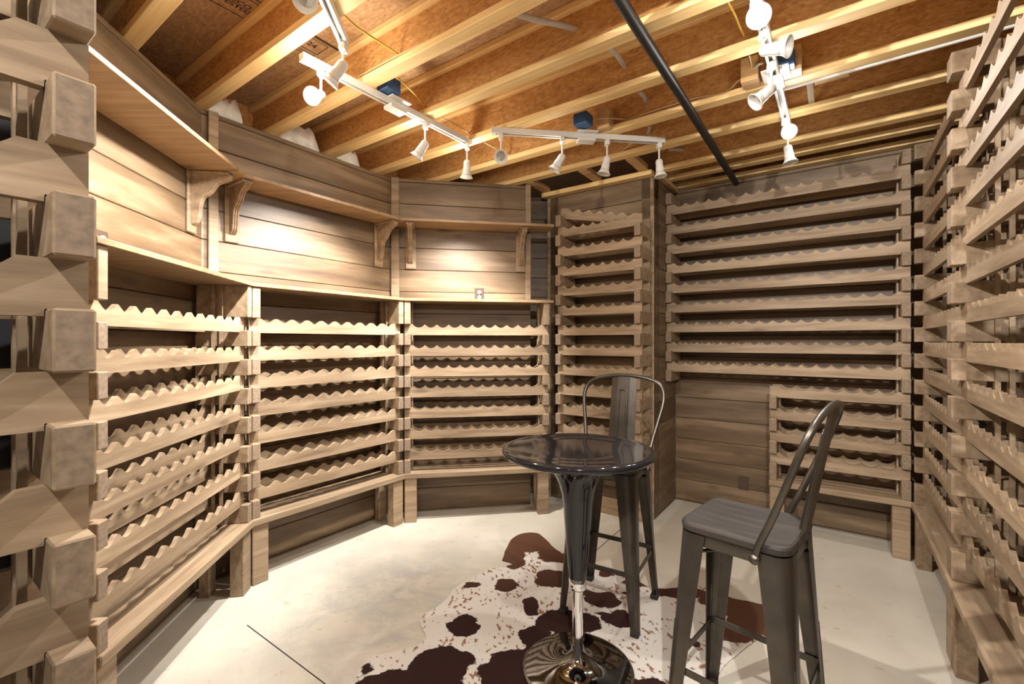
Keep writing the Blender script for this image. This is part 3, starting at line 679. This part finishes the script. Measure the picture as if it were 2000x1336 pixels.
# ================================================================== STOOLS
def rsq(w, r, n=6):
    out = []
    for cx, cy, a0 in ((w - r, w - r, 0), (-w + r, w - r, 90), (-w + r, -w + r, 180), (w - r, -w + r, 270)):
        for k in range(n + 1): a = math.radians(a0 + 90 * k / n); out.append((cx + r * math.cos(a), cy + r * math.sin(a)))
    return out
def loft(mb, rings, cap0=True, cap1=True, smooth=False):
    n = len(rings[0]); vv = sum([list(r) for r in rings], []); fs = []
    for i in range(len(rings) - 1):
        for k in range(n): j = (k + 1) % n; fs.append((i * n + k, i * n + j, (i + 1) * n + j, (i + 1) * n + k))
    mb.add(vv, fs, smooth)
    if cap0: mb.add(rings[0], [tuple(range(n - 1, -1, -1))])
    if cap1: mb.add(rings[-1], [tuple(range(n))])
    return mb
def stool(label, cx, cy, rz, SZ=.762, zoff=0.0):
    """local +x = the side carrying the backrest"""
    t_ = thing('bar_stool', label, 'stool', (cx, cy, zoff), rz)
    # seat
    rings = []
    for z, w, rr in ((SZ - .030, .160, .045), (SZ - .028, .166, .05), (SZ - .010, .168, .05), (SZ - .003, .165, .048), (SZ, .158, .045)): rings.append([(x, y, z) for x, y in rsq(w, rr)])
    for s_, dz in ((.85, -.002), (.6, -.005), (.3, -.006)): rings.append([(x * s_, y * s_, SZ + dz) for x, y in rsq(.158, .045)])
    mb = loft(MB(), rings); mb.build('seat', M['seat'], t_)
    # apron
    mb = MB(); ro = [rsq(.150, .052), rsq(.160, .052)]
    n = len(ro[0]); zz = [SZ - .0305, SZ - .036, SZ - .062]
    R = [[(x, y, SZ - .0305) for x, y in rsq(.158, .05)], [(x, y, SZ - .066) for x, y in rsq(.162, .052)], [(x, y, SZ - .070) for x, y in rsq(.159, .05)], [(x, y, SZ - .0305) for x, y in rsq(.150, .045)]]
    loft(mb, R, False, False, True); mb.build('apron', M['gun'], t_)
    # legs
    FT = .200; TP = .165
    for sx in (1, -1):
        for sy in (1, -1):
            rings = []
            N_ = 7
            for i in range(N_ + 1):
                f = i / N_; z = (SZ - .034) * (1 - f) + .022 * f; c = TP * (1 - f) + FT * f; w = .088 * (1 - f) + .036 * f; rd = .046 * (1 - f) + .016 * f; th = .0035
                def sect(o_, w_, r_):
                    pts = [(c - o_ - (w_ - o_), c - o_)]
                    for k in range(7): a = math.radians(90 - 15 * k); pts.append((c - r_ + (r_ - o_) * math.cos(a), c - r_ + (r_ - o_) * math.sin(a)))
                    pts.append((c - o_, c - o_ - (w_ - o_))); return pts
                outer = sect(0, w, rd); inner = sect(th, w, rd)
                ring = outer + list(reversed(inner)); rings.append([(x * sx, y * sy, z) for x, y in ring])
            mb = loft(MB(), rings, True, True, False)
            for p_ in range(len(mb.f)): mb.sm[p_] = len(mb.f[p_]) == 4
            lg = mb.build('leg', M['gun'], t_)
            em = lg.modifiers.new('es', 'EDGE_SPLIT'); em.split_angle = math.radians(40)
            # pressed rib low on the outer corner
            mb2 = MB(); c0 = .178; c1 = .197
            mb2.tube([(sx * (c0 + .004 - .006), sy * (c0 - .018), .42), (sx * (c1 - .001), sy * (c1 - .016), .10)], .004, 8).build('pressed_rib', M['gun'], lg)
            MB().box(sx * (FT - .038), sx * (FT + .001), sy * (FT - .038), sy * (FT + .001), 0.0, .024, .004).build('foot_cap', M['black'], lg)
    # foot rails and cross brace
    zf = .27; c = TP + (FT - TP) * (1 - zf / .73) - .008
    for sx, sy, ex, ey in ((1, 1, -1, 1), (-1, 1, -1, -1), (-1, -1, 1, -1), (1, -1, 1, 1)):
        x0, y0, x1, y1 = c * sx, c * sy, c * ex, c * ey
        m_ = MB(); m_.box(min(x0, x1) - .002, max(x0, x1) + .002, min(y0, y1) - .0025, max(y0, y1) + .0025, zf - .012, zf + .012, .001) if abs(x0 - x1) > .01 else m_.box(x0 - .0025, x0 + .0025, min(y0, y1), max(y0, y1), zf - .012, zf + .012, .001)
        m_.build('foot_rail', M['gun'], t_)
    zb = SZ - .11
    MB().tube([(-.150, -.150, zb), (0, 0, zb + .012), (.150, .150, zb)], .006, 8).build('cross_brace', M['gun'], t_)
    MB().tube([(-.150, .150, zb), (0, 0, zb + .025), (.150, -.150, zb)], .006, 8).build('cross_brace', M['gun'], t_)
    # backrest hoop
    H = .425
    pts = []
    lean = lambda z: .075 + .165 * max(0, (z - (SZ - .03)) / H) ** .92
    half = [(.168, SZ - .052), (.171, SZ - .01), (.183, SZ + .08), (.204, SZ + .18), (.221, SZ + .26), (.224, SZ + .305), (.215, SZ + .345), (.188, SZ + .376), (.138, SZ + .396), (.07, SZ + .408), (0, SZ + .412)]
    pts = [(lean(z), -y, z) for y, z in half] + [(lean(z), y, z) for y, z in reversed(half[:-1])]
    MB().tube(spline(pts, 5), .0105, 12).build('backrest_hoop', M['gun'], t_)
    for s_ in (-1, 1):
        T = Matrix.Translation((lean(SZ - .052), s_ * .1775, SZ - .052)) @ Matrix.Rotation(-s_ * PI / 2, 4, 'X')
        MB().lathe([(.0001, .010), (.009, .009), (.012, .004), (.015, .003), (.015, -.006)], 16, T=T).build('bolt', M['gun'], t_)
    # splat: curved pressed sheet, with raised ribs
    mb = MB(); n = 8; front = []; rows = []
    for i in range(n + 1):
        f = i / n; z = SZ - .045 + (.450) * f; w = .074 - .004 * f; x = lean(z) + .004 + .085 * (1 - f) ** 1.0
        x = .160 + (lean(SZ + .408) - .160) * f
        rows.append([(x, -w, z), (x - .006, -w * .5, z), (x - .006, w * .5, z), (x, w, z), (x + .004, w, z), (x - .002, w * .5, z), (x - .002, -w * .5, z), (x + .004, -w, z)])
    loft(mb, rows); sp_ = mb.build('splat', M['gun'], t_)
    fx = lambda z: .160 + (lean(SZ + .408) - .160) * ((z - (SZ - .045)) / .450)
    ribs = [(-.026, SZ + .02), (-.022, SZ + .20), (-.022, SZ + .32), (-.018, SZ + .332), (.018, SZ + .332), (.022, SZ + .32), (.022, SZ + .20), (.026, SZ + .02)]
    MB().tube([(fx(z) - .0085, y, z) for y, z in ribs], .0045, 8).build('embossed_rib', M['gun'], sp_)
    return t_
stool('gunmetal bar stool with wooden seat behind the round black table', .509, 2.36, math.radians(59.0), zoff=.006)
stool('gunmetal bar stool with wooden seat in front at the right, turned sideways', .795, 1.545, math.radians(-44), zoff=.006)

# ================================================================== COWHIDE RUG
def cowhide():
    m, nt, p = newmat('cowhide'); L = nt.links.new
    tc = N(nt, 'ShaderNodeTexCoord')
    nz = N(nt, 'ShaderNodeTexNoise'); nz.inputs['Scale'].default_value = 13; nz.inputs['Detail'].default_value = 5; L(tc.outputs['Object'], nz.inputs['Vector'])
    sb_ = N(nt, 'ShaderNodeVectorMath', operation='SUBTRACT'); L(nz.outputs['Color'], sb_.inputs[0]); sb_.inputs[1].default_value = (.5, .5, .5)
    sc_ = N(nt, 'ShaderNodeVectorMath', operation='SCALE'); L(sb_.outputs[0], sc_.inputs[0]); sc_.inputs['Scale'].default_value = .10
    ad = N(nt, 'ShaderNodeVectorMath', operation='ADD'); L(tc.outputs['Object'], ad.inputs[0]); L(sc_.outputs[0], ad.inputs[1]); pos = ad.outputs[0]
    blobs = [ # u, v, half-width px, half-height px
        (1035, 1058, 60, 20), (1120, 1090, 66, 11), (1000, 1088, 27, 22), (1075, 1080, 22, 14), (990, 1139, 20, 8), (922, 1142, 14, 6), (986, 1144, 20, 11), (1078, 1130, 34, 19), (905, 1222, 32, 22),
        (1036, 1185, 14, 18), (1110, 1215, 66, 24), (1042, 1243, 32, 22), (1150, 1160, 12, 9), (1178, 1172, 36, 17), (1182, 1120, 14, 7), (1210, 1210, 32, 18), (1180, 1199, 14, 4),
        (860, 1300, 62, 40), (800, 1345, 110, 40), (1010, 1320, 75, 55), (985, 1300, 35, 24), (1060, 1280, 40, 40), (1225, 1158, 12, 4), (1290, 1140, 70, 8),
        (1330, 1158, 60, 11), (1440, 1178, 70, 24), (1470, 1215, 50, 30), (1430, 1240, 40, 14), (1350, 1256, 14, 8), (1250, 1335, 50, 12), (712, 1312, 6, 10), (1135, 1112, 12, 5)]
    cur = None
    for (u, v, hw, hh) in blobs:
        c = at(u, v, .004); ex = (at(u + hw, v, .004) - c).length; ey = abs(at(u, v + hh, .004).y - at(u, v - hh, .004).y) / 2
        s1_ = N(nt, 'ShaderNodeVectorMath', operation='SUBTRACT'); L(pos, s1_.inputs[0]); s1_.inputs[1].default_value = (c.x, c.y, 0)
        s2_ = N(nt, 'ShaderNodeVectorMath', operation='MULTIPLY'); L(s1_.outputs[0], s2_.inputs[0]); s2_.inputs[1].default_value = (1 / ex, 1 / ey, 0)
        ln = N(nt, 'ShaderNodeVectorMath', operation='LENGTH'); L(s2_.outputs[0], ln.inputs[0])
        # distance to the rim in metres
        mm = N(nt, 'ShaderNodeMath', operation='SUBTRACT'); L(ln.outputs['Value'], mm.inputs[0]); mm.inputs[1].default_value = 1
        m3 = N(nt, 'ShaderNodeMath', operation='MULTIPLY'); L(mm.outputs[0], m3.inputs[0]); m3.inputs[1].default_value = min(ex, ey)
        if cur is None: cur = m3.outputs[0]
        else:
            mn = N(nt, 'ShaderNodeMath', operation='MINIMUM'); L(cur, mn.inputs[0]); L(m3.outputs[0], mn.inputs[1]); cur = mn.outputs[0]
    fac = N(nt, 'ShaderNodeMapRange'); fac.inputs[1].default_value = -.002; fac.inputs[2].default_value = .003; fac.inputs[3].default_value = 1; fac.inputs[4].default_value = 0; L(cur, fac.inputs[0])
    mp = N(nt, 'ShaderNodeMapping'); mp.inputs['Rotation'].default_value = (0, 0, .9); mp.inputs['Scale'].default_value = (1, .6, 1); L(tc.outputs['Object'], mp.inputs[0])
    sp = N(nt, 'ShaderNodeTexNoise'); sp.inputs['Scale'].default_value = 52; sp.inputs['Detail'].default_value = 2; L(mp.outputs[0], sp.inputs['Vector'])
    big = N(nt, 'ShaderNodeTexNoise'); big.inputs['Scale'].default_value = 5; L(tc.outputs['Object'], big.inputs['Vector'])
    b2 = N(nt, 'ShaderNodeMath', operation='MULTIPLY_ADD'); L(big.outputs[0], b2.inputs[0]); b2.inputs[1].default_value = .35; L(sp.outputs[0], b2.inputs[2])
    spk = ramp(nt, b2.outputs[0], [(.785, (.66, .62, .57)), (.83, (.27, .15, .10))])
    nb = N(nt, 'ShaderNodeTexNoise'); nb.inputs['Scale'].default_value = 2.2; L(tc.outputs['Object'], nb.inputs['Vector'])
    # brown toward the ends of the hide, near black in the middle
    sx = N(nt, 'ShaderNodeSeparateXYZ'); L(tc.outputs['Object'], sx.inputs[0])
    mr = N(nt, 'ShaderNodeMapRange'); mr.inputs[1].default_value = 2.25; mr.inputs[2].default_value = 3.0; L(sx.outputs['Y'], mr.inputs[0])
    mr2 = N(nt, 'ShaderNodeMapRange'); mr2.inputs[1].default_value = .75; mr2.inputs[2].default_value = 1.05; L(sx.outputs['X'], mr2.inputs[0])
    mxx = N(nt, 'ShaderNodeMath', operation='MAXIMUM'); L(mr.outputs[0], mxx.inputs[0]); L(mr2.outputs[0], mxx.inputs[1])
    br = ramp(nt, mxx.outputs[0], [(0, (.030, .012, .010)), (1, (.105, .048, .028))])
    mx = N(nt, 'ShaderNodeMix', data_type='RGBA'); L(fac.outputs[0], mx.inputs[0]); L(spk, mx.inputs[6]); L(br, mx.inputs[7])
    L(mx.outputs[2], p.inputs['Base Color']); p.inputs['Roughness'].default_value = .85; p.inputs['Specular IOR Level'].default_value = .15
    return m
M['hide'] = cowhide()
out_px = [(981, 1096), (988, 1075), (998, 1056), (1012, 1046), (1030, 1042), (1050, 1043), (1066, 1055), (1080, 1070), (1092, 1078), (1108, 1084), (1130, 1094), (1160, 1106), (1200, 1112), (1232, 1122), (1252, 1140), (1275, 1150),
          (1310, 1151), (1360, 1146), (1404, 1157), (1430, 1170), (1470, 1178), (1500, 1190), (1506, 1232), (1480, 1250), (1462, 1262), (1440, 1280), (1418, 1300), (1400, 1328), (1395, 1370), (1380, 1420), (1310, 1470), (1200, 1480), (1120, 1460), (1040, 1475),
          (930, 1490), (820, 1450), (720, 1420), (690, 1370), (697, 1330), (702, 1312), (720, 1288), (745, 1280), (772, 1274), (812, 1264), (832, 1248), (826, 1232), (820, 1216), (828, 1203), (850, 1190), (872, 1172), (886, 1152), (905, 1140), (935, 1124), (962, 1112), (990, 1107), (1000, 1102)]
rug_pts = [at(u, v, 0) for u, v in out_px]
fine = []
rnd = random.Random(3)
sp_pts = spline(rug_pts + [rug_pts[0]], 4)[:-1]
import bmesh
bm = bmesh.new(); vsb = [bm.verts.new((q.x + rnd.uniform(-.002, .002), q.y + rnd.uniform(-.002, .002), .0055)) for q in sp_pts]
fc = bm.faces.new(vsb); bmesh.ops.triangulate(bm, faces=[fc])
r = bmesh.ops.extrude_face_region(bm, geom=bm.faces[:]); 
for g in r['geom']:
    if isinstance(g, bmesh.types.BMVert): g.co.z = .0005
bmesh.ops.recalc_face_normals(bm, faces=bm.faces)
me = bpy.data.meshes.new('cowhide_rug'); bm.to_mesh(me); bm.free(); me.materials.append(M['hide'])
rug = bpy.data.objects.new('cowhide_rug', me); C.objects.link(rug); tag(rug, 'brown and white speckled cowhide rug under the table and stools', 'rug')
